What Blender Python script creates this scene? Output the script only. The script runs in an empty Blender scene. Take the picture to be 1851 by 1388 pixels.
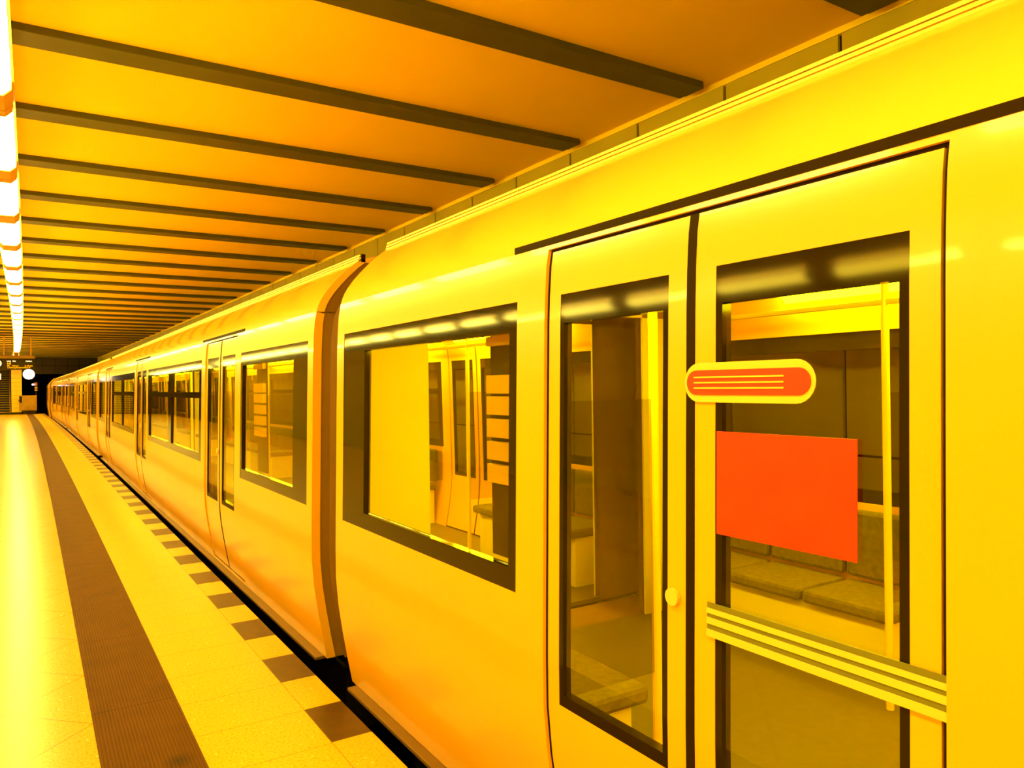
import bpy, bmesh, math, random
from mathutils import Matrix, Vector
random.seed(7)
S = bpy.context.scene
COL = S.collection
# ---------------------------------------------------------------- camera, world, exposure
F_PX, YAW, PITCH, ROLL, CAM_H = 1359.0, 0.56649, 0.00161, -0.01292, 1.557
cd = bpy.data.cameras.new('camera'); cam = bpy.data.objects.new('camera', cd); COL.objects.link(cam)
r0 = Vector((math.cos(YAW), -math.sin(YAW), 0)); f0 = Vector((math.sin(YAW), math.cos(YAW), 0)); u0 = Vector((0, 0, 1))
fw = f0*math.cos(PITCH) + u0*math.sin(PITCH); u1 = u0*math.cos(PITCH) - f0*math.sin(PITCH)
rt = r0*math.cos(ROLL) + u1*math.sin(ROLL); up = -r0*math.sin(ROLL) + u1*math.cos(ROLL)
m = Matrix.Identity(4)
for i in range(3):
    m[i][0] = rt[i]; m[i][1] = up[i]; m[i][2] = -fw[i]
m[0][3], m[1][3], m[2][3] = 0, 0, CAM_H
cam.matrix_world = m
cd.sensor_fit = 'HORIZONTAL'; cd.sensor_width = 36; cd.lens = F_PX/1851*36
cd.clip_start = .05; cd.clip_end = 400
S.camera = cam
w = bpy.data.worlds.new('world'); S.world = w; w.use_nodes = True
w.node_tree.nodes['Background'].inputs[0].default_value = (0.02, 0.012, 0.0, 1)
w.node_tree.nodes['Background'].inputs[1].default_value = .3
S.view_settings.view_transform = 'Standard'; S.view_settings.look = 'None'
S.view_settings.gamma = 1; S.view_settings.use_curve_mapping = False
S.view_settings.exposure = 0.88
S.cycles.use_denoising = True
S.cycles.max_bounces = 8; S.cycles.diffuse_bounces = 4; S.cycles.glossy_bounces = 5
S.cycles.transparent_max_bounces = 16; S.cycles.transmission_bounces = 6
S.cycles.sample_clamp_indirect = 6; S.cycles.caustics_reflective = False; S.cycles.caustics_refractive = False
LAMP_E = 24.0          # platform lamps
LAMP_IN = 30.0          # lamps inside the train
R = 2832.0             # the platform bends gently to the left

# ---------------------------------------------------------------- helpers
def W(d, s, z=0.0):
    th = s/R
    return Vector((-R*(1-math.cos(th)) + d*math.cos(th), R*math.sin(th) + d*math.sin(th), z))

def nt(name):
    mt = bpy.data.materials.new(name); mt.use_nodes = True
    t = mt.node_tree; b = t.nodes['Principled BSDF']
    return mt, t, b
def N(t, kind, **kw):
    n = t.nodes.new(kind)
    for k, v in kw.items():
        if k.startswith('i_'):
            key = k[2:]; key = int(key) if key.isdigit() else key.replace('_', ' ')
            n.inputs[key].default_value = v
        else: setattr(n, k, v)
    return n
def L(t, a, b): t.links.new(a, b)
def math_n(t, op, a, b=None, c=None):
    n = t.nodes.new('ShaderNodeMath'); n.operation = op
    for i, x in enumerate((a, b, c)):
        if x is None: continue
        if isinstance(x, (int, float)): n.inputs[i].default_value = x
        else: L(t, x, n.inputs[i])
    return n.outputs[0]
def mixc(t, fac, a, b):
    n = t.nodes.new('ShaderNodeMix'); n.data_type = 'RGBA'
    if isinstance(fac, (int, float)): n.inputs[0].default_value = fac
    else: L(t, fac, n.inputs[0])
    for i, x in ((6, a), (7, b)):
        if isinstance(x, tuple): n.inputs[i].default_value = x if len(x) == 4 else (*x, 1)
        else: L(t, x, n.inputs[i])
    return n.outputs[2]
def simple(name, col, rough=.5, spec=.5, metal=0, noise=0.0, nscale=8, bump=0, coat=0):
    mt, t, b = nt(name)
    b.inputs['Roughness'].default_value = rough; b.inputs['Metallic'].default_value = metal
    b.inputs['Specular IOR Level'].default_value = spec; b.inputs['Coat Weight'].default_value = coat
    b.inputs['Base Color'].default_value = (*col, 1)
    if noise or bump:
        tc = N(t, 'ShaderNodeTexCoord'); nz = N(t, 'ShaderNodeTexNoise', i_Scale=nscale, i_Detail=5.0)
        L(t, tc.outputs['Object'], nz.inputs['Vector'])
        if noise:
            f = math_n(t, 'MULTIPLY', nz.outputs[0], 1.0)
            d = tuple(c*(1-noise) for c in col); u = tuple(min(1, c*(1+noise*.6)) for c in col)
            L(t, mixc(t, f, d, u), b.inputs['Base Color'])
        if bump:
            bp = N(t, 'ShaderNodeBump', i_Strength=bump, i_Distance=.01); L(t, nz.outputs[0], bp.inputs['Height']); L(t, bp.outputs[0], b.inputs['Normal'])
    return mt
def emit(name, col, e):
    mt, t, b = nt(name)
    b.inputs['Base Color'].default_value = (*col, 1)
    b.inputs['Emission Color'].default_value = (*col, 1); b.inputs['Emission Strength'].default_value = e
    return mt

M = {}
M['paint'] = simple('train_yellow_paint', (.90, .42, .004), .25, .4, noise=.06, nscale=1.5)
M['roofpaint'] = simple('train_roof_yellow_paint', (.92, .50, .034), .22, .5, noise=.04, nscale=1.5)
M['black'] = simple('black_window_frame', (.018, .010, .0005), .06, .32)
M['rubber'] = simple('dark_rubber', (.02, .008, .001), .6, .3)
M['bellows'] = simple('brown_bellows', (.24, .11, .003), .55, .3, noise=.2, nscale=5)
M['sill'] = simple('step_sill_metal', (.17, .08, .004), .35, .5, noise=.2)
M['under'] = simple('underframe_dark', (.02, .012, .002), .7, .2)
M['steel'] = simple('rail_steel', (.25, .16, .03), .3, .5, metal=1)
M['inwall'] = simple('interior_panel', (.72, .55, .02), .4, .4)
M['inceil'] = simple('interior_ceiling', (.85, .60, .06), .5, .3)
M['infloor'] = simple('interior_floor', (.12, .08, .005), .4, .4, noise=.3, nscale=20)
M['seat'] = simple('seat_fabric', (.16, .11, .004), .8, .2, noise=.6, nscale=30)
M['pole'] = simple('yellow_grab_pole', (.85, .55, .02), .25, .6)
M['ceiling'] = simple('ceiling_yellow', (.92, .59, .002), .7, .1, noise=.08, nscale=1.2)
M['beam'] = simple('olive_beam', (.080, .070, .001), .5, .3, noise=.25, nscale=3)
M['plaster'] = simple('wall_plaster_yellow', (.88, .62, .004), .6, .2)
M['panel'] = simple('olive_wall_panel', (.42, .32, .005), .35, .4, noise=.15, nscale=2)
M['dark'] = simple('tunnel_black', (.004, .003, .001), .9, .1)
M['headwall'] = simple('dark_header_tile', (.018, .012, .001), .5, .3)
M['housing'] = simple('lamp_housing_yellow', (.85, .45, .01), .35, .4)
M['pillar'] = simple('yellow_pillar_tile', (.85, .55, .02), .4, .4)
M['cabinet'] = simple('cabinet_metal', (.42, .22, .01), .45, .4, noise=.35, nscale=3)
M['lampwhite'] = emit('lamp_diffuser', (1, .87, .13), LAMP_E)
M['inlamp'] = emit('train_lamp', (1, .88, .10), LAMP_IN)
M['red'] = simple('red_sticker', (.80, .035, .004), .35, .5, noise=.35, nscale=14)
M['pale'] = simple('pale_yellow_sticker', (.85, .55, .05), .4, .4)
M['olivest'] = simple('olive_band', (.18, .16, .01), .4, .4)
M['orange'] = simple('orange_slat', (.80, .38, .01), .4, .4)
M['board'] = simple('display_housing_black', (.012, .006, .001), .3, .4)
M['boardtop'] = simple('display_top_metal', (.40, .22, .01), .25, .5, metal=.3)
M['ledor'] = emit('led_orange', (1, .32, .0), 2.2)
M['ledye'] = emit('led_cream', (1, .82, .45), 1.6)
M['clockface'] = emit('clock_face', (1, .95, .8), 1.1)
M['clockface2'] = emit('clock_face_dim', (1, .72, .38), .9)
M['redlamp'] = emit('red_signal_lamp', (1, .05, .25), 6)
M['whitelamp'] = emit('white_signal_lamp', (1, .9, .95), 6)

# window glass: tinted see-through with sharp reflections
for k in ('paint', 'roofpaint'):
    b_ = M[k].node_tree.nodes['Principled BSDF']; b_.inputs['Coat Weight'].default_value = .55 if k == 'roofpaint' else .3; b_.inputs['Coat Roughness'].default_value = .045
M['black'].node_tree.nodes['Principled BSDF'].inputs['IOR'].default_value = 1.36
M['rubber'].node_tree.nodes['Principled BSDF'].inputs['IOR'].default_value = 1.25
for k in ('black', 'board', 'rubber'):
    M[k].node_tree.nodes['Principled BSDF'].inputs['Specular Tint'].default_value = (1, .75, .15, 1)
def glass(name, tint, ior=1.5):
    mt = bpy.data.materials.new(name); mt.use_nodes = True; t = mt.node_tree
    t.nodes.remove(t.nodes['Principled BSDF']); out = t.nodes['Material Output']
    tr = N(t, 'ShaderNodeBsdfTransparent'); tr.inputs[0].default_value = (*tint, 1)
    gl = N(t, 'ShaderNodeBsdfGlossy'); gl.inputs['Roughness'].default_value = .04; gl.inputs['Color'].default_value = (1, .88, .35, 1)
    fr = N(t, 'ShaderNodeFresnel', i_IOR=ior); mx = N(t, 'ShaderNodeMixShader')
    ge = N(t, 'ShaderNodeNewGeometry')
    L(t, math_n(t, 'MULTIPLY', fr.outputs[0], math_n(t, 'SUBTRACT', 1.0, ge.outputs['Backfacing'])), mx.inputs[0]); L(t, tr.outputs[0], mx.inputs[1]); L(t, gl.outputs[0], mx.inputs[2]); L(t, mx.outputs[0], out.inputs[0])
    return mt
M['glass'] = glass('train_window_glass', (.86, .88, .10), 1.55)
M['glassfar'] = glass('train_far_window_glass', (.85, .82, .15), 1.3)

# floor materials: the UV map holds metres (across, along the platform)
def floor_mat(kind):
    mt, t, b = nt('floor_' + kind)
    uv = N(t, 'ShaderNodeUVMap'); sp = N(t, 'ShaderNodeSeparateXYZ'); L(t, uv.outputs[0], sp.inputs[0])
    d, s = sp.outputs[0], sp.outputs[1]
    n1 = N(t, 'ShaderNodeTexNoise', i_Scale=80.0, i_Detail=4.0, i_Roughness=.85)
    n2 = N(t, 'ShaderNodeTexVoronoi', i_Scale=110.0); n3 = N(t, 'ShaderNodeTexNoise', i_Scale=2.2, i_Detail=4.0)
    for n in (n1, n2, n3): L(t, uv.outputs[0], n.inputs['Vector'])
    light, mid, dk = (.74, .47, .020), (.60, .345, .003), (.25, .13, .001)
    ramp = N(t, 'ShaderNodeValToRGB'); ramp.color_ramp.elements[0].position = .34; ramp.color_ramp.elements[1].position = .62
    ramp.color_ramp.elements[0].color = (*dk, 1); ramp.color_ramp.elements[1].color = (*light, 1)
    e = ramp.color_ramp.elements.new(.44); e.color = (*mid, 1)
    L(t, n1.outputs[0], ramp.inputs[0]); col = ramp.outputs[0]
    spk = math_n(t, 'GREATER_THAN', n2.outputs['Color'], .93)
    col = mixc(t, math_n(t, 'MULTIPLY', spk, .55), col, (.95, .75, .25))
    col = mixc(t, math_n(t, 'MULTIPLY', n3.outputs[0], .22), col, (.52, .28, .002))
    rough = .30
    def line(x, period, off, width):
        a = math_n(t, 'SUBTRACT', x, off); a = math_n(t, 'DIVIDE', a, period); a = math_n(t, 'FRACT', a)
        a = math_n(t, 'SUBTRACT', a, .5); a = math_n(t, 'ABSOLUTE', a)
        return math_n(t, 'GREATER_THAN', a, .5 - width/period/2)
    jc = (.20, .075, .002)
    if kind == 'diagonal':
        p = math_n(t, 'ADD', d, s); q = math_n(t, 'SUBTRACT', s, d)
        j = math_n(t, 'MAXIMUM', line(p, .70, .22+4.03, .006), line(q, .70, 4.03-.22, .006))
        col = mixc(t, math_n(t, 'MULTIPLY', j, .8), col, jc); rough = .24
    elif kind == 'straight':
        j = line(s, .4, 4.012, .004)
        col = mixc(t, math_n(t, 'MULTIPLY', j, .7), col, jc); rough = .34
    elif kind == 'edge':
        a = math_n(t, 'FRACT', math_n(t, 'DIVIDE', math_n(t, 'SUBTRACT', s, 3.62), .8))
        isd = math_n(t, 'GREATER_THAN', a, .5)
        n4 = N(t, 'ShaderNodeTexNoise', i_Scale=14.0, i_Detail=6.0); L(t, uv.outputs[0], n4.inputs['Vector'])
        dcol = mixc(t, n4.outputs[0], (.045, .020, .001), (.11, .046, .002))
        col = mixc(t, isd, col, dcol)
        j = math_n(t, 'LESS_THAN', d, 1.092)
        col = mixc(t, math_n(t, 'MULTIPLY', j, .7), col, jc); rough = .36
    elif kind == 'tactile':
        rb = math_n(t, 'FRACT', math_n(t, 'DIVIDE', d, .0145)); rb = math_n(t, 'ABSOLUTE', math_n(t, 'SUBTRACT', rb, .5))
        n4 = N(t, 'ShaderNodeTexNoise', i_Scale=5.0, i_Detail=6.0); L(t, uv.outputs[0], n4.inputs['Vector'])
        base = mixc(t, n4.outputs[0], (.070, .024, .0003), (.155, .052, .0003))
        col = mixc(t, math_n(t, 'MULTIPLY', rb, 1.1), base, (.045, .018, .001))
        j = line(s, 1.2, 4.14, .008); col = mixc(t, math_n(t, 'MULTIPLY', j, .7), col, (.02, .008, .0005))
        # one worn dark stain near the camera
        v = N(t, 'ShaderNodeVectorMath', operation='DISTANCE'); L(t, uv.outputs[0], v.inputs[0]); v.inputs[1].default_value = (.50, 3.42, 0)
        st = math_n(t, 'SUBTRACT', 1.0, math_n(t, 'MULTIPLY', v.outputs['Value'], 13.0)); st = math_n(t, 'MAXIMUM', st, 0.0)
        col = mixc(t, math_n(t, 'MULTIPLY', st, .8), col, (.015, .007, .0005))
        bp = N(t, 'ShaderNodeBump', i_Strength=.6, i_Distance=.004); L(t, rb, bp.inputs['Height']); L(t, bp.outputs[0], b.inputs['Normal'])
        rough = .7; b.inputs['Specular Tint'].default_value = (1, .6, .1, 1)
    L(t, col, b.inputs['Base Color']); b.inputs['Roughness'].default_value = rough
    b.inputs['Specular IOR Level'].default_value = .24
    return mt

class MB:
    def __init__(s): s.v = []; s.f = []; s.uv = []
    def quad(s, pts, uv=None):
        n = len(s.v); s.v += [tuple(p) for p in pts]; s.f.append(tuple(range(n, n+len(pts)))); s.uv.append(uv)
    def box(s, x0, x1, y0, y1, z0, z1, tf=None):
        c = [(x0, y0, z0), (x1, y0, z0), (x1, y1, z0), (x0, y1, z0), (x0, y0, z1), (x1, y0, z1), (x1, y1, z1), (x0, y1, z1)]
        if tf: c = [tuple(tf(*p)) for p in c]
        n = len(s.v); s.v += c
        for f in ((0, 3, 2, 1), (4, 5, 6, 7), (0, 1, 5, 4), (1, 2, 6, 5), (2, 3, 7, 6), (3, 0, 4, 7)):
            s.f.append(tuple(n+i for i in f)); s.uv.append(None)
        return s
    def cyl(s, a, b, r, n=12, r2=None):
        a = Vector(a); b = Vector(b); ax = (b-a).normalized(); r2 = r if r2 is None else r2
        p = ax.orthogonal().normalized(); q = ax.cross(p); k = len(s.v)
        for c, rr in ((a, r), (b, r2)):
            for i in range(n):
                t = 2*math.pi*i/n; s.v.append(tuple(c + p*rr*math.cos(t) + q*rr*math.sin(t)))
        for i in range(n): s.f.append((k+i, k+(i+1) % n, k+n+(i+1) % n, k+n+i)); s.uv.append(None)
        s.f.append(tuple(k+i for i in reversed(range(n)))); s.f.append(tuple(k+n+i for i in range(n))); s.uv += [None, None]
        return s
    def build(s, name, mat, parent=None, smooth=False, merge=True, bevel=0, loc=None):
        me = bpy.data.meshes.new(name); me.from_pydata(s.v, [], s.f)
        if any(u for u in s.uv):
            ul = me.uv_layers.new(name='UVMap')
            for poly, u in zip(me.polygons, s.uv):
                if u:
                    for k, li in enumerate(poly.loop_indices): ul.data[li].uv = u[k]
        bm = bmesh.new(); bm.from_mesh(me)
        if merge: bmesh.ops.remove_doubles(bm, verts=bm.verts, dist=1e-5)
        bmesh.ops.recalc_face_normals(bm, faces=bm.faces)
        bm.to_mesh(me); bm.free()
        if smooth:
            for p in me.polygons: p.use_smooth = True
            me.set_sharp_from_angle(angle=math.radians(32))
        me.materials.append(M[mat] if isinstance(mat, str) else mat)
        o = bpy.data.objects.new(name, me); COL.objects.link(o)
        if parent: o.parent = parent
        if loc is not None: o.location = loc
        if bevel:
            bv = o.modifiers.new('bevel', 'BEVEL'); bv.width = bevel; bv.segments = 2; bv.limit_method = 'ANGLE'
        return o
def tag(o, label=None, cat=None, group=None, kind=None):
    for k, v in (('label', label), ('category', cat), ('group', group), ('kind', kind)):
        if v: o[k] = v
    return o
def struct(o, label=None): return tag(o, label, None, None, 'structure')
def empty(name, loc, rz=0):
    o = bpy.data.objects.new(name, None); COL.objects.link(o); o.location = loc; o.rotation_euler = (0, 0, rz); o.empty_display_size = .2
    return o
def copy_tree(o, parent=None):
    c = o.copy(); COL.objects.link(c); c.parent = parent
    for ch in [x for x in KIDS.get(o.name, [])]: copy_tree(ch, c)
    return c
KIDS = {}
def index_kids():
    KIDS.clear()
    for o in COL.objects:
        if o.parent: KIDS.setdefault(o.parent.name, []).append(o)

S0, S1 = -10.0, 62.0
ZC = 3.94
def ribbon(d0, z0, d1, z1, s0=S0, s1=S1, step=1.0, mb=None):
    mb = mb or MB(); n = max(1, round((s1-s0)/step)); st = (s1-s0)/n
    for i in range(n):
        a, b = s0+i*st, s0+(i+1)*st
        mb.quad([W(d0, a, z0), W(d1, a, z1), W(d1, b, z1), W(d0, b, z0)], [(d0, a), (d1, a), (d1, b), (d0, b)])
    return mb
# ---------------------------------------------------------------- station shell
ED = 1.275
struct(ribbon(-5.6, 0, .22, 0).build('floor', floor_mat('diagonal')), 'glossy yellow speckled platform floor laid in diagonal tiles')
struct(ribbon(.22, .002, .594, .002).build('floor_guide_strip', floor_mat('tactile')), 'dark brown ribbed guide strip running along the platform')
struct(ribbon(.594, 0, 1.088, 0).build('floor_straight_tiles', floor_mat('straight')), 'row of pale speckled tiles between guide strip and striped edge')
mb = ribbon(1.088, 0, ED, 0); ribbon(ED, 0, ED, -.12, mb=mb)
struct(mb.build('floor_edge_tiles', floor_mat('edge')), 'platform edge of alternating dark and yellow tiles')
mb = ribbon(ED-.04, -.12, ED-.04, -1.15); ribbon(ED, -.12, ED-.04, -.12, mb=mb); ribbon(-5.6, 0, -5.6, -1.15, mb=mb)
struct(mb.build('wall_platform_face', 'dark'), 'dark concrete face below the platform edge')
mb = ribbon(ED-.04, -1.15, 4.62, -1.15, s1=95)
struct(mb.build('floor_track_bed', 'under'), 'dark track bed under the train')
struct(ribbon(-9.2, -1.15, -5.6, -1.15).build('floor_far_track_bed', 'under'), 'dark track bed of the other track')
# ceiling
WR = 4.60
struct(ribbon(-9.2, ZC, WR, ZC).build('ceiling', 'ceiling'), 'smooth yellow ceiling between dark cross beams')
# beams
nb = 0
for i in range(-7, 37):
    s = 4.18 + 1.6*i
    if s < S0 or s+.26 > S1: continue
    nb += 1
    o = MB()
    o.box(-9.1, 4.50, s, s+.26, 3.888, ZC+.005, tf=lambda x, y, z: W(x, y, z))
    o.box(4.50, 4.535, s+.03, s+.23, 3.900, ZC+.005, tf=lambda x, y, z: W(x, y, z))
    struct(o.build('trim_%d' % nb, 'beam', bevel=.006), 'flat dark olive beam crossing under the yellow ceiling')
# right wall: plaster with a course of olive panels split by black joints
mb = ribbon(WR, ZC, WR, 3.895); ribbon(WR+.03, 3.895, WR+.03, -1.15, mb=mb); ribbon(WR, 3.895, WR+.03, 3.895, mb=mb)
struct(mb.build('wall_right', 'plaster'), 'yellow plaster wall behind the train')
mb = MB()
k0 = 3.06
for i in range(-13, 59):
    a = k0 + i*1.0
    for z0, z1 in ((3.20, 3.895), (2.49, 3.185), (1.78, 2.475), (1.07, 1.765), (.36, 1.055), (-.35, .345), (-1.1, -.365)):
        mb.box(WR, WR+.025, a+.014, a+.986, z0, z1-.004, tf=lambda x, y, z: W(x, y, z))
struct(mb.build('wall_right_panels', 'panel'), 'olive wall panels with black joints above the train')
struct(ribbon(WR+.028, 3.89, WR+.028, -1.15).build('wall_right_backing', 'dark'), 'black joints between the olive wall panels')
mb = ribbon(-9.2, ZC, -9.2, -1.15)
struct(mb.build('wall_left', 'plaster'), 'yellow wall beyond the other track')
# near end wall behind the camera
mb = MB(); mb.box(-9.2, 4.62, S0-.2, S0, -1.15, ZC, tf=lambda x, y, z: W(x, y, z)); struct(mb.build('wall_back', 'panel'), 'olive wall closing the hall behind the camera')
# far end: dark header, black portal, tunnel
mb = MB(); tf = lambda x, y, z: W(x, y, z)
mb.box(-.05, WR, S1, S1+.3, 2.76, ZC, tf=tf)
struct(mb.build('wall_header', 'headwall'), 'dark tiled header above the tunnel mouth')
mb = MB()
for a in range(6):
    x = .45 + a*.75
    mb.box(x, x+.02, S1-.012, S1, 2.78, ZC-.02, tf=tf)
for z in (3.35,): mb.box(0, WR-.05, S1-.012, S1, z, z+.02, tf=tf)
struct(mb.build('trim_joints', 'dark'), 'black joints of the dark header wall')
mb = ribbon(WR, -1.15, WR, 2.8, S1, 95); ribbon(-.05, 2.8, WR, 2.8, S1, 95, mb=mb); ribbon(-.05, -1.15, -.05, 2.8, S1+.3, 95, mb=mb)
mb.box(-.1, WR, 95, 95.2, -1.15, 2.8, tf=tf)
struct(mb.build('wall_tunnel', 'dark'), 'black tunnel beyond the platform end')
mb = MB(); mb.box(-9.2, -3.6, S1, S1+.3, 0, ZC, tf=tf); mb.box(-9.2, -5.6, S1, S1+.3, -1.15, 0, tf=tf); mb.box(-3.6, -.62, S1+6.2, S1+6.4, 0, ZC+2, tf=tf)
mb.box(-3.6, -.62, S1, S1+.3, 3.25, ZC, tf=tf)
struct(mb.build('wall_end', 'headwall'), 'dark end wall around the stairs')
mb = MB(); mb.box(-3.7, -3.6, S1, S1+6.4, 0, ZC+2, tf=tf); mb.box(-.66, -.60, S1+.3, S1+6.4, 0, ZC+2, tf=tf); mb.box(-3.7, -.6, S1+.3, S1+6.4, ZC+2, ZC+2.1, tf=tf)
struct(mb.build('wall_stairwell', 'headwall'), 'dark walls beside the stairs')

# ---------------------------------------------------------------- luminaires
def lamp_d(s): return -.172 - .17*(max(s, 0)/37.0)**2
ORD = ['first', 'second', 'third', 'fourth', 'fifth', 'sixth', 'seventh', 'eighth', 'ninth', 'tenth', 'eleventh', 'twelfth', 'thirteenth', 'fourteenth', 'fifteenth',
       'sixteenth', 'seventeenth', 'eighteenth', 'nineteenth', 'twentieth', 'twenty first', 'twenty second', 'twenty third', 'twenty fourth', 'twenty fifth', 'twenty sixth', 'twenty seventh', 'twenty eighth', 'twenty ninth', 'thirtieth',
       'thirty first', 'thirty second', 'thirty third', 'thirty fourth', 'thirty fifth', 'thirty sixth', 'thirty seventh', 'thirty eighth', 'thirty ninth', 'fortieth', 'forty first', 'forty second']
LZ = 3.10
def prism(mb, prof, y0, y1):
    n = len(prof)
    for i in range(n):
        a, b = prof[i], prof[(i+1) % n]
        mb.quad([(a[0], y0, a[1]), (b[0], y0, b[1]), (b[0], y1, b[1]), (a[0], y1, a[1])])
    mb.quad([(p[0], y0, p[1]) for p in prof]); mb.quad([(p[0], y1, p[1]) for p in prof])
def make_lamp():
    r = empty('trough_lamp', (0, 0, 0))
    h = MB()   # tray above the diffuser, with lips
    prism(h, [(-.088, .136), (-.088, .165), (.088, .165), (.088, .136)], 0, 1.594)
    for k in (-1, 1): prism(h, [(k*.099, .082), (k*.107, .082), (k*.107, .108), (k*.099, .108)], 0, 1.594)
    h.build('lamp_tray', 'housing', r)
    d = MB()
    prism(d, [(-.055, 0), (.055, 0), (.092, .035), (.095, .09), (.07, .135), (-.07, .135), (-.095, .09), (-.092, .035)], .03, 1.265)
    d.build('diffuser', 'lampwhite', r)
    for y0, y1 in ((0.0, .028), (1.267, 1.515), (1.527, 1.594)):
        e = MB(); prism(e, [(-.06, -.004), (.06, -.004), (.096, .033), (.098, .092), (.072, .136), (-.072, .136), (-.098, .092), (-.096, .033)], y0, y1)
        e.build('end_cap', 'housing', r)
    for y in (.3, 1.3): MB().cyl((0, y, .15), (0, y, .84), .010, 8).build('suspension_rod', 'housing', r)
    return r
lamp0 = make_lamp(); index_kids()
first = True; nvis = 0
for row, dd in enumerate((0.0, -3.95)):
    for i in range(-8, 37):
        s = 3.44 + 1.6*i
        if s < S0+.2 or s+1.6 > S1: continue
        if 36.6 < s+1.6 and s < 38.6 : continue
        o = lamp0 if first else copy_tree(lamp0)
        first = False
        d = lamp_d(s) + dd; d2 = lamp_d(s+1.6) + dd
        p = W(d, s, LZ); q = W(d2, s+1.6, LZ)
        o.location = p; o.rotation_euler = (0, 0, math.atan2(-(q.x-p.x), q.y-p.y))
        if row == 0:
            if s+1.6 > 4.4:
                lab = 'long white trough lamp, %s from the camera in the overhead row' % ORD[nvis]; nvis += 1
            else: lab = 'white trough lamp of the overhead row, out of the picture above the camera'
            tag(o, lab, 'lamp', 'trough lamps hanging in the row above the platform')
        else:
            tag(o, 'white trough lamp in the second row over the far half of the platform', 'lamp', 'trough lamps in the second row')

# ---------------------------------------------------------------- the train
HALF = 1.325; NEAR = 1.335; DC = NEAR + HALF; ZB = -.95
PROF = [(-.02, .083), (.10, .060), (.25, .034), (.40, .012), (.55, 0), (.70, 0), (.867, .003), (1.1, .008), (1.4, .014), (1.74, .022), (1.835, .026), (1.93, .033), (2.00, .045)]
ROOF = [(2.00, .045), (2.03, .054), (2.06, .067), (2.09, .085), (2.13, .114), (2.18, .158), (2.235, .212), (2.285, .268), (2.32, .315)]
TOP = [(2.345, .40), (2.38, .55), (2.42, .80), (2.445, 1.05), (2.455, 1.325)]
def off(z):
    P = PROF + ROOF[1:]
    if z <= P[0][0]: return P[0][1]
    for (a, oa), (b, ob) in zip(P, P[1:]):
        if z <= b: return oa + (ob-oa)*(z-a)/(b-a)
    return P[-1][1]
def zbreaks(z0, z1, extra=()):
    zs = {round(z0, 4), round(z1, 4)} | {round(e, 4) for e in extra if z0 < e < z1} | {p[0] for p in PROF if z0 < p[0] < z1}
    return sorted(zs)
def panel(mb, side, y0, y1, z0, z1, inset, thick, holes=()):
    """curved side sheet following the body profile, with rectangular holes (ya, yb, za, zb)"""
    ys = sorted({y0, y1} | {h[0] for h in holes} | {h[1] for h in holes})
    zs = zbreaks(z0, z1, [h[2] for h in holes] + [h[3] for h in holes])
    X = lambda z, k: side*(HALF - off(z) - inset - k)
    def solid(i, j):
        if i < 0 or j < 0 or i >= len(ys)-1 or j >= len(zs)-1: return False
        yc, zc = (ys[i]+ys[i+1])/2, (zs[j]+zs[j+1])/2
        return not any(h[0] < yc < h[1] and h[2] < zc < h[3] for h in holes)
    for i in range(len(ys)-1):
        for j in range(len(zs)-1):
            if not solid(i, j): continue
            a, b, c, d = ys[i], ys[i+1], zs[j], zs[j+1]
            for k in (0, thick): mb.quad([(X(c, k), a, c-ZB), (X(c, k), b, c-ZB), (X(d, k), b, d-ZB), (X(d, k), a, d-ZB)])
            if not solid(i-1, j): mb.quad([(X(c, 0), a, c-ZB), (X(d, 0), a, d-ZB), (X(d, thick), a, d-ZB), (X(c, thick), a, c-ZB)])
            if not solid(i+1, j): mb.quad([(X(c, 0), b, c-ZB), (X(d, 0), b, d-ZB), (X(d, thick), b, d-ZB), (X(c, thick), b, c-ZB)])
            if not solid(i, j-1): mb.quad([(X(c, 0), a, c-ZB), (X(c, 0), b, c-ZB), (X(c, thick), b, c-ZB), (X(c, thick), a, c-ZB)])
            if not solid(i, j+1): mb.quad([(X(d, 0), a, d-ZB), (X(d, 0), b, d-ZB), (X(d, thick), b, d-ZB), (X(d, thick), a, d-ZB)])
    return mb
BL = 7.97                  # half body length
DOORS = (-5.42, 0.0, 5.42); DHW = .62
WINS = [(-BL+.10, -6.20, 'end'), (-4.63, -.79, 'mid'), (.79, 4.63, 'mid'), (6.20, BL-.10, 'end')]
WZ0, WZ1 = .867, 1.835

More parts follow.
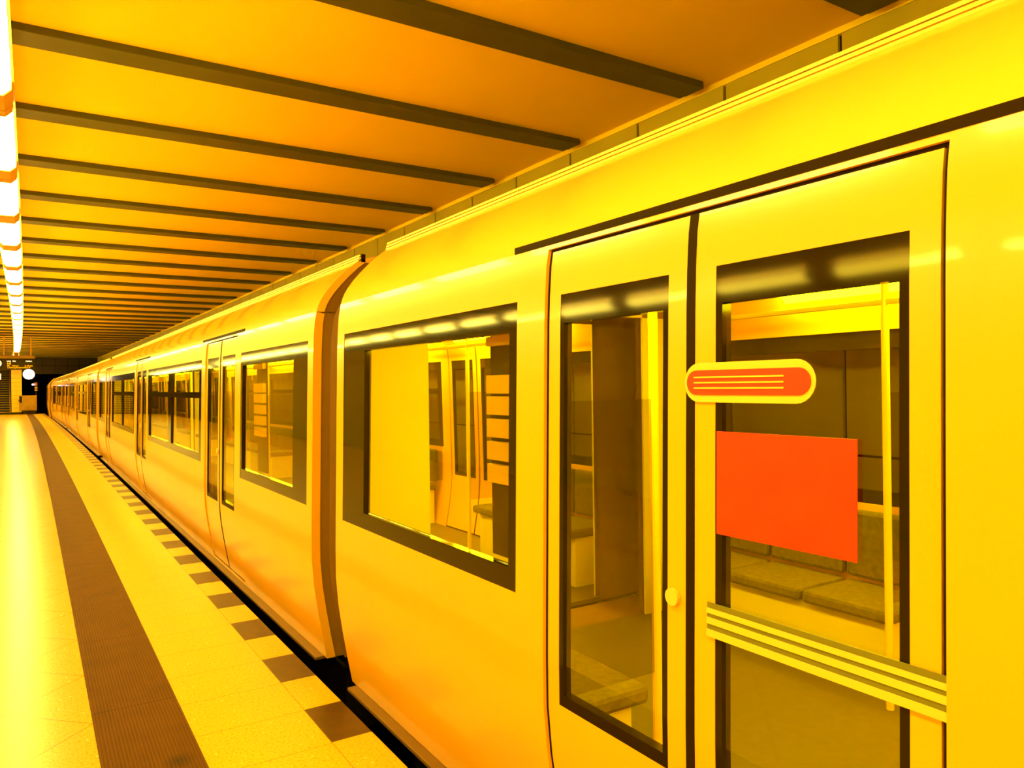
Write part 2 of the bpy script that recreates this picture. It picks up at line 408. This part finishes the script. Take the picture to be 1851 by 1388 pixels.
def make_car():
    car = empty('metro_car', (0, 0, 0))
    for side in (-1, 1):
        holes = [(y-DHW, y+DHW, .0, 1.985) for y in DOORS] + [(a, b, WZ0, WZ1) for a, b, k in WINS]
        panel(MB(), side, -BL, BL, -.02, 2.00, 0, .05, holes).build('side_wall', 'paint', car, smooth=True)
        for a, b, kind in WINS:
            fh = []
            if kind == 'end':
                if a < 0: fh = [(a+.29, b-.05, WZ0+.075, WZ1-.10)]
                else: fh = [(a+.05, b-.29, WZ0+.075, WZ1-.10)]
            else:
                c = (a+b)/2
                for u0, u1 in ((a+.12, c-.10), (c+.10, b-.12)):
                    fh += [(u0, u1, WZ0+.075, 1.47), (u0, u1, 1.53, WZ1-.10)]
            fr = panel(MB(), side, a, b, WZ0, WZ1, .002, .035, fh).build('window', 'black', car, smooth=True)
            pm = MB()
            for h in fh: panel(pm, side, h[0]-.01, h[1]+.01, h[2]-.01, h[3]+.01, .016, .006)
            pm.build('pane', 'glass' if side < 0 else 'glassfar', fr)
            if kind == 'end' and side < 0:     # slatted screen beside the door
                sgn = 1 if a < 0 else -1; e0 = b-.07 if a < 0 else a+.07
                sm = MB()
                for z in (1.229, 1.314, 1.398, 1.482, 1.561, 1.722): sm.box(-HALF+.10, -HALF+.125, min(e0, e0-sgn*.27), max(e0, e0-sgn*.27), z-(.034 if z < 1.7 else .018)-ZB, z+(.034 if z < 1.7 else .018)-ZB)
                sm.build('slatted_screen', 'orange', fr)
                sb = MB(); sb.box(-HALF+.126, -HALF+.135, min(e0, e0-sgn*.28), max(e0, e0-sgn*.28), .92-ZB, 1.76-ZB); sb.build('screen_back', 'rubber', fr)
        for y in DOORS:
            # door surround: thin dark seal round the two leaves
            g = MB(); panel(g, side, y-DHW, y+DHW, 0.0, 1.985, .012, .03, [(y-DHW+.010, y+DHW-.010, .010, 1.978)])
            door = g.build('door', 'rubber', car)
            for k in (-1, 1):
                a, b = (y-DHW+.014, y-.014) if k < 0 else (y+.014, y+DHW-.014)
                gl = (a+.077, b-.085) if k < 0 else (a+.085, b-.077)
                panel(MB(), side, a, b, .012, 1.975, .010, .035, [(gl[0]-.02, gl[1]+.02, .575, 1.835)]).build('door_leaf', 'paint', door, smooth=True)
                panel(MB(), side, gl[0]-.02, gl[1]+.02, .575, 1.835, .011, .03, [(gl[0], gl[1], .61, 1.745)]).build('door_window_frame', 'black', door, smooth=True)
                panel(MB(), side, gl[0]-.01, gl[1]+.01, .60, 1.755, .018, .006).build('door_glass', 'glass' if side < 0 else 'glassfar', door)
            sl = MB(); panel(sl, side, y-.014, y+.014, .012, 1.975, .008, .03); sl.build('door_seal', 'rubber', door)
            bt = MB(); X = side*(HALF-off(1.05)-.008)
            bt.cyl((X, y+.055, 1.02-ZB), (X+side*.010, y+.055, 1.02-ZB), .022, 16); bt.build('door_button', 'pale', door)
            r_ = MB(); X = HALF-off(2.012)
            r_.box(min(side*(X-.02), side*(X+.006)), max(side*(X-.02), side*(X+.006)), y-.82, y+.82, 2.000-ZB, 2.022-ZB)
            r_.build('door_guide_slot', 'rubber', car)
        # step sill
        sl = MB(); x0, x1 = side*(HALF-.098), side*(HALF-.032)
        sl.box(min(x0, x1), max(x0, x1), -BL+.06, BL-.06, -.040-ZB, -.022-ZB); sl.build('step_sill', 'sill', car, bevel=.003)
        # gutters: three fine ribs
        g = MB()
        xa, xb = sorted((side*(HALF-.322), side*(HALF-.350))); MB().box(xa, xb, -BL, BL, 2.308-ZB, 2.356-ZB).build('gutter_channel', 'rubber', car)
        for z, o in ((2.316, .306), (2.332, .310), (2.348, .314)):
            x = side*(HALF-o); g.box(min(x, x-side*.014), max(x, x-side*.014), -BL, BL, z-.005-ZB, z+.005-ZB)
        g.build('roof_gutter', 'pale', car)
    # roof
    prof = [(-(HALF-o), z) for z, o in ROOF+TOP] + [((HALF-o), z) for z, o in reversed(ROOF+TOP[:-1])]
    inn = [(x*.965, z-.05 if abs(x) < 1.0 else z-.012) for x, z in prof]
    rm = MB()
    for P in (prof, inn):
        for a, b in zip(P, P[1:]): rm.quad([(a[0], -BL, a[1]-ZB), (b[0], -BL, b[1]-ZB), (b[0], BL, b[1]-ZB), (a[0], BL, a[1]-ZB)])
    for y in (-BL, BL):
        for i in range(len(prof)-1): rm.quad([(prof[i][0], y, prof[i][1]-ZB), (prof[i+1][0], y, prof[i+1][1]-ZB), (inn[i+1][0], y, inn[i+1][1]-ZB), (inn[i][0], y, inn[i][1]-ZB)])
    rm.build('roof', 'roofpaint', car, smooth=True)
    # end walls with the gangway opening
    for sg in (-1, 1):
        e = MB(); y0, y1 = (BL-.05, BL-.005) if sg > 0 else (-BL+.005, -BL+.05)
        sp = [(HALF-o-.004, z) for z, o in PROF+ROOF[1:]]
        for side in (-1, 1):
            for (xa, za), (xb, zb) in zip(sp, sp[1:]):
                if za >= 2.0:
                    break
                for y in (y0, y1): e.quad([(side*xa, y, za-ZB), (side*.80, y, za-ZB), (side*.80, y, zb-ZB), (side*xb, y, zb-ZB)])
        for y in (y0, y1):
            top = [(HALF-o-.004, z-.004) for z, o in ROOF+TOP]
            for (xa, za), (xb, zb) in zip(top, top[1:]):
                e.quad([(-xa, y, za-ZB), (xa, y, za-ZB), (xb, y, zb-ZB), (-xb, y, zb-ZB)])
        e.build('end_wall', 'bellows', car)
        l_ = MB(); yy = sg*(BL-.06)
        for side in (-1, 1): xa, xb = sorted((side*.80, side*(HALF-.10))); l_.box(xa, xb, yy-.008, yy+.008, .0-ZB, 2.0-ZB)
        l_.box(-.8, .8, yy-.008, yy+.008, 2.0-ZB, 2.14-ZB); l_.build('end_lining', 'inwall', car)
    # floor, ceiling lining, lamps, seats, poles
    MB().box(-HALF+.09, HALF-.09, -BL+.02, BL-.02, -.03-ZB, .0-ZB).build('cabin_floor', 'infloor', car)
    MB().box(-HALF+.18, HALF-.18, -BL+.05, BL-.05, 2.14-ZB, 2.17-ZB).build('cabin_ceiling', 'inceil', car)
    for side in (-1, 1):
        segs = [(-7.0, -5.2), (-4.6, -2.9), (-2.3, -.6), (.6, 2.3), (2.9, 4.6), (5.2, 7.0)]
        for a, b in segs:
            l = MB(); x = side*.99
            tfm = lambda px, y, z: (px, y, z)
            l.v += [(x, a, 2.135-ZB), (x+side*.13, a, 2.02-ZB), (x+side*.13, b, 2.02-ZB), (x, b, 2.135-ZB), (x+side*.02, a, 2.14-ZB), (x+side*.14, a, 2.03-ZB), (x+side*.14, b, 2.03-ZB), (x+side*.02, b, 2.14-ZB)]
            for f in ((0, 1, 2, 3), (4, 7, 6, 5), (0, 4, 5, 1), (1, 5, 6, 2), (2, 6, 7, 3), (3, 7, 4, 0)): l.f.append(f); l.uv.append(None)
            l.build('cabin_lamp', 'inlamp', car)
        for a, b in ((-7.7, -6.15), (-4.6, -.85), (.85, 4.6), (6.15, 7.7)):
            s_ = MB(); n = max(2, round((b-a)/.47)); wdt = (b-a)/n
            for k in range(n):
                y0, y1 = a+k*wdt+.012, a+(k+1)*wdt-.012
                xa, xb = sorted((side*(HALF-.12), side*(HALF-.56)))
                s_.box(xa, xb, y0, y1, .38-ZB, .45-ZB)
                xa, xb = sorted((side*(HALF-.10), side*(HALF-.16)))
                s_.box(xa, xb, y0, y1, .47-ZB, .84-ZB)
            s_.build('bench_seat', 'seat', car, bevel=.02)
            xa, xb = sorted((side*(HALF-.14), side*(HALF-.50)))
            MB().box(xa, xb, a+.05, b-.05, 0-ZB, .38-ZB).build('bench_base', 'inwall', car)
        for y in (-6.15, -4.68, -.77, .77, 4.68, 6.15):
            MB().cyl((side*.74, y, 0-ZB), (side*.74, y, 2.14-ZB), .018, 10).build('grab_pole', 'pole', car)
            gm = MB(); xa, xb = sorted((side*(HALF-.10), side*.76)); gm.box(xa, xb, y-.008, y+.008, .50-ZB, 1.5-ZB); gm.build('draught_screen', 'glassfar', car)
        MB().cyl((side*.74, -7.2, 1.93-ZB), (side*.74, 7.2, 1.93-ZB), .015, 8).build('grab_rail', 'pole', car)
    MB().box(-1.02, 1.02, -BL+.3, BL-.3, -.62-ZB, -.08-ZB).build('underframe', 'under', car)
    for y in (-5.3, 5.3):
        for dy in (-.9, .9):
            wm = MB(); wm.cyl((-.76, y+dy, .36), (-.64, y+dy, .36), .36, 24); wm.cyl((.64, y+dy, .36), (.76, y+dy, .36), .36, 24); wm.cyl((-.7, y+dy, .36), (.7, y+dy, .36), .06, 10)
            wm.build('wheelset', 'under', car)
    return car
def bellows(car, L1):
    b = MB(); L0 = BL-.03; n = 15
    base = [(HALF-o, z) for z, o in [(-.02, .083)]+PROF[1:]+ROOF[1:]+TOP]
    def ring(k):
        ins = .09 if k % 2 else .15
        y = L0+(L1-L0)*k/n
        r = [(-(x-ins if x > ins else x), y, z-ZB-(ins*.5 if z > 1.9 else 0)) for x, z in base[:-1]] + [(0, y, 2.455-ZB-ins*.5)] + [((x-ins if x > ins else x), y, z-ZB-(ins*.5 if z > 1.9 else 0)) for x, z in reversed(base[:-1])]
        return r
    for k in range(n):
        A, B = ring(k), ring(k+1)
        for i in range(len(A)-1): b.quad([A[i], A[i+1], B[i+1], B[i]])
        b.quad([A[0], A[-1], B[-1], B[0]])
    b.build('gangway_bellows', 'bellows', car)

def hide_far(): pass
car0 = make_car(); index_kids()
GAP0, CL = 4.00, 16.50
centers = [GAP0-CL/2+.16, GAP0+CL/2, GAP0+CL*1.5, GAP0+CL*2.5, GAP0+CL*3.5]
labels = ['yellow metro car nearest the camera with red stickers on its door, filling the right side',
          'second yellow metro car, just beyond the first brown gangway joint',
          'third yellow metro car, small in the distance past the second gangway joint',
          'fourth yellow metro car, tiny near the far end of the platform',
          'last visible yellow metro car entering the dark tunnel mouth']
cars = []
for i, (sc, lab) in enumerate(zip(centers, labels)):
    c = car0 if i == 0 else copy_tree(car0)
    p = W(DC, sc, ZB); rz = sc/R
    if i == 4: p = W(DC+.12, sc+.12, ZB); rz = sc/R - math.radians(1.5)
    c.location = p; c.rotation_euler = (0, 0, rz)
    tag(c, lab, 'train car', 'cars of the yellow metro train')
    cars.append(c)
for i, c in enumerate(cars[:-1]): bellows(c, (8.34, 8.50, 8.50, 8.56)[i])
# stickers on the near car's door (the middle of its far door pair faces the camera)
index_kids()
near = cars[0]
doors = [o for o in KIDS[near.name] if o.name.startswith('door') and 'slot' not in o.name]
def dcen(o): return sum(v.co.y for v in o.data.vertices)/len(o.data.vertices), sum(v.co.x for v in o.data.vertices)
door = [o for o in doors if dcen(o)[0] > 4 and dcen(o)[1] < 0][0]
def ly(s): return s - centers[0]          # along the car from the station coordinate
def sticker(name, mat, s0, s1, z0, z1, lift, rnd=0, label=None):
    mb = MB(); y0, y1 = ly(s0), ly(s1); X = lambda z: -(HALF-off(z)+lift-.010)
    if rnd:
        r = (z1-z0)/2; pts = []
        for k in range(13): t = -math.pi/2+math.pi*k/12; pts.append((y1-r+r*math.cos(t), (z0+z1)/2+r*math.sin(t)))
        for k in range(13): t = math.pi/2+math.pi*k/12; pts.append((y0+r+r*math.cos(t), (z0+z1)/2+r*math.sin(t)))
    else: pts = [(y0, z0), (y1, z0), (y1, z1), (y0, z1)]
    A = [(X(z), y, z-ZB) for y, z in pts]; B = [(X(z)+.0025, y, z-ZB) for y, z in pts]
    mb.quad(A); mb.quad(B)
    for i in range(len(A)): j = (i+1) % len(A); mb.quad([A[i], A[j], B[j], B[i]])
    o = mb.build(name, mat, door)
    if label: o['label'] = label
    return o
sticker('sign_border', 'pale', 0.975, 1.345, 1.510, 1.605, .006, 1, 'pale border of the rounded sign')
sticker('rounded_sign', 'red', 0.985, 1.335, 1.528, 1.587, .009, 1, 'red rounded sign on the door glass')
for z in (1.544, 1.557, 1.570): sticker('sign_stripe', 'pale', 1.05, 1.31, z-.0018, z+.0018, .0115, 0, 'pale lettering line on the red sign')
sticker('poster', 'red', .885, 1.245, 1.200, 1.442, .002, 0, 'red poster on the door glass')
for z0, z1, mt_ in ((.955, 1.035, 'olivest'), (.985, 1.000, 'pale'), (1.010, 1.022, 'pale'), (.955, .972, 'pale')):
    sticker('door_band', mt_, .705, 1.27, z0, z1, .006 if mt_ == 'olivest' else .009)

# rails
for k, d in enumerate((DC-.7175, DC+.7175, -6.25, -7.70)):
    mb = ribbon(d-.035, -.955, d+.035, -.955, s1=90 if k < 2 else 62); ribbon(d-.035, -.955, d-.035, -1.15, s1=90 if k < 2 else 62, mb=mb); ribbon(d+.035, -.955, d+.035, -1.15, s1=90 if k < 2 else 62, mb=mb)
    struct(mb.build('trim_rail_%d' % (k+1), 'steel'), 'steel running rail on the track bed')

# ---------------------------------------------------------------- far end things
def at(s, d=0.0, z=0.0):
    o = empty('x', W(d, s, z), s/R); return o
def text(txt, size, mat, parent, name, x, z, y, align='LEFT', sx=1):
    cu = bpy.data.curves.new(name, 'FONT'); cu.body = txt; cu.size = size; cu.align_x = align; cu.extrude = .002
    tmp = bpy.data.objects.new(name, cu); me = bpy.data.meshes.new_from_object(tmp); bpy.data.objects.remove(tmp)
    me.materials.clear(); me.materials.append(M[mat])
    o = bpy.data.objects.new(name, me); COL.objects.link(o); o.parent = parent
    o.rotation_euler = (math.pi/2, 0, 0); o.location = (x, y, z); o.scale = (sx, 1, 1)
    return o
# hanging departure board
b = at(38.0, -.55, 2.485); b.name = 'departure_board'
tag(b, 'black hanging departure board with orange lettering, hung from the ceiling', 'sign')
MB().box(-.75, .835, -.02, .20, 0, .455).build('board_housing', 'board', b, bevel=.008)
MB().box(-.75, .87, -.05, .23, .455, .60).build('board_top', 'boardtop', b, bevel=.03)
for x in (-.24, .717): MB().box(x-.024, x+.024, .06, .11, .60, ZC-2.485-.02).build('hanging_post', 'housing', b)
text('Linie', .075, 'ledye', b, 'display_text', -.14, .335, -.024); text('Ziel', .075, 'ledye', b, 'display_text', .055, .335, -.024)
text('Abfahrt', .075, 'ledye', b, 'display_text', .75, .335, -.024, 'RIGHT')
text('U5', .11, 'ledor', b, 'display_text', -.13, .22, -.024, sx=1.05)
text('U5', .075, 'ledor', b, 'display_text', -.13, .135, -.024); text('Hönow', .075, 'ledor', b, 'display_text', .045, .135, -.024)
text('in 10 min', .075, 'ledor', b, 'display_text', .77, .135, -.024, 'RIGHT')
text('in Richtung Kaulsdorf Nord, Pl.', .075, 'ledor', b, 'display_text', -.12, .06, -.024, sx=.86)
# clocks
def clock(d, z, r, face, label, hang):
    c = at(37.90, d, z); c.name = 'platform_clock'; tag(c, label, 'clock')
    MB().cyl((0, -.03, 0), (0, .06, 0), r+.012, 40).build('clock_case', 'board', c)
    MB().cyl((0, -.036, 0), (0, -.030, 0), r, 40).build('clock_face', face, c)
    h = MB(); h.box(-.01, .01, -.042, -.037, -.02, r*.0+.02); h.box(0, r*.8, -.042, -.037, -.008, .008); h.build('minute_hand', 'board', c)
    h = MB(); h.box(-r*.25, .0, -.043, -.038, -.003, .018); h.build('hour_hand', 'board', c)
    if hang: MB().box(-.02, .02, 0, .05, r, hang).build('clock_bracket', 'board', c)
clock(.079, 2.285, .215, 'clockface', 'round white lit clock hanging below the departure board', .2+.03)
clock(-1.02, 2.74, .15, 'clockface2', 'small round clock cut off by the left edge beside the departure board', 0)
# pillar
p = at(62.0, -.325, 0); p.name = 'tiled_pillar'; tag(p, 'yellow tiled pillar at the platform end beside the stairs', 'pillar')
mb = MB()
for k in range(13):
    z = .14 + k*.292
    mb.box(-.30, .30, -.30, -.01, z+.004, min(z+.286, ZC-.01))
mb.build('tile_cladding', 'pillar', p)
MB().box(-.295, .295, -.295, -.01, 0, ZC-.01).build('pillar_core', 'headwall', p)
e = at(61.69, -.21, .95); e.name = 'call_box'; tag(e, 'small pale call box fixed on the yellow tiled pillar', 'call box')
MB().box(-.07, .07, -.05, .0, -.07, .07).build('box', 'pale', e, bevel=.008); MB().cyl((0, -.055, 0), (0, -.05, 0), .035, 14).build('button', 'rubber', e)
# cabinet on its dark plinth
c = at(61.3, .31, 0); c.name = 'equipment_cabinet'; tag(c, 'brownish metal equipment cabinet on a dark plinth at the platform end', 'cabinet')
MB().box(-.50, .52, -.10, .20, .25, 1.28).build('cabinet_body', 'cabinet', c, bevel=.012)
MB().box(-.30, .48, -.02, .18, 0, .25).build('plinth', 'board', c)
MB().box(-.49, -.34, -.112, -.10, .80, 1.24).build('dark_window', 'board', c)
d_ = MB(); d_.box(-.32, .50, -.115, -.10, .28, 1.25); d_.build('cabinet_door', 'cabinet', c, bevel=.006)
MB().cyl((.42, -.135, .78), (.42, -.115, .78), .02, 10).build('door_knob', 'board', c)
# signal
g = at(61.6, .74, 0); g.name = 'track_signal'; tag(g, 'small track signal with a red lamp and yellow plates before the dark tunnel', 'signal')
MB().box(.03, .08, 0, .05, 0, 2.2).build('signal_post', 'board', g)
MB().box(-.05, .14, -.03, .0, 1.93, 2.17).build('signal_head', 'cabinet', g, bevel=.01)
MB().box(-.02, .14, -.03, .0, 1.76, 1.86).build('upper_plate', 'pale', g, bevel=.006)
MB().box(-.02, .14, -.03, .0, 1.60, 1.69).build('lower_plate', 'pale', g, bevel=.006)
MB().cyl((-.13, -.05, 2.03), (-.13, .0, 2.03), .055, 18).build('white_lens', 'whitelamp', g)
mb = MB(); mb.cyl((-.04, -.06, 2.03), (-.04, .0, 2.03), .045, 18); mb.build('red_lens', 'redlamp', g)
MB().box(-.19, .0, 0, .03, 1.96, 2.10).build('lens_hood', 'board', g)
# stairs
st = at(62.2, -2.13, 0); st.name = 'staircase'; tag(st, 'dark staircase with pale step edges rising at the left end of the platform', 'stairs')
mb = MB(); nz_ = MB()
for k in range(20):
    mb.box(-1.45, 1.47, k*.30, (k+1)*.30+.02, 0 if k == 0 else k*.165-.10, (k+1)*.165)
    nz_.box(-1.45, 1.47, k*.30-.012, k*.30+.03, (k+1)*.165-.035, (k+1)*.165+.004)
mb.build('steps', 'headwall', st); nz_.build('step_edges', 'boardtop', st)
h = MB(); h.cyl((1.42, -.2, .95), (1.42, 0, 1.0), .022, 10); h.cyl((1.42, 0, 1.0), (1.42, 5.5, 4.0), .022, 10)
for y in (.0, 2.5, 5.0): h.cyl((1.42, y, .1+y*.55), (1.42, y, 1.0+y*.545), .018, 8)
h.build('handrail', 'pale', st)
si = at(61.4, -1.36, 2.38); si.name = 'exit_sign'; tag(si, 'small pale lit sign cut off by the left edge in front of the stairs', 'sign')
MB().box(-.30, .16, -.04, .04, 0, .40).build('sign_box', 'clockface2', si, bevel=.01)
for x in (-.2, .08): MB().box(x-.01, x+.01, -.01, .01, .40, ZC-2.40).build('sign_hanger', 'board', si)
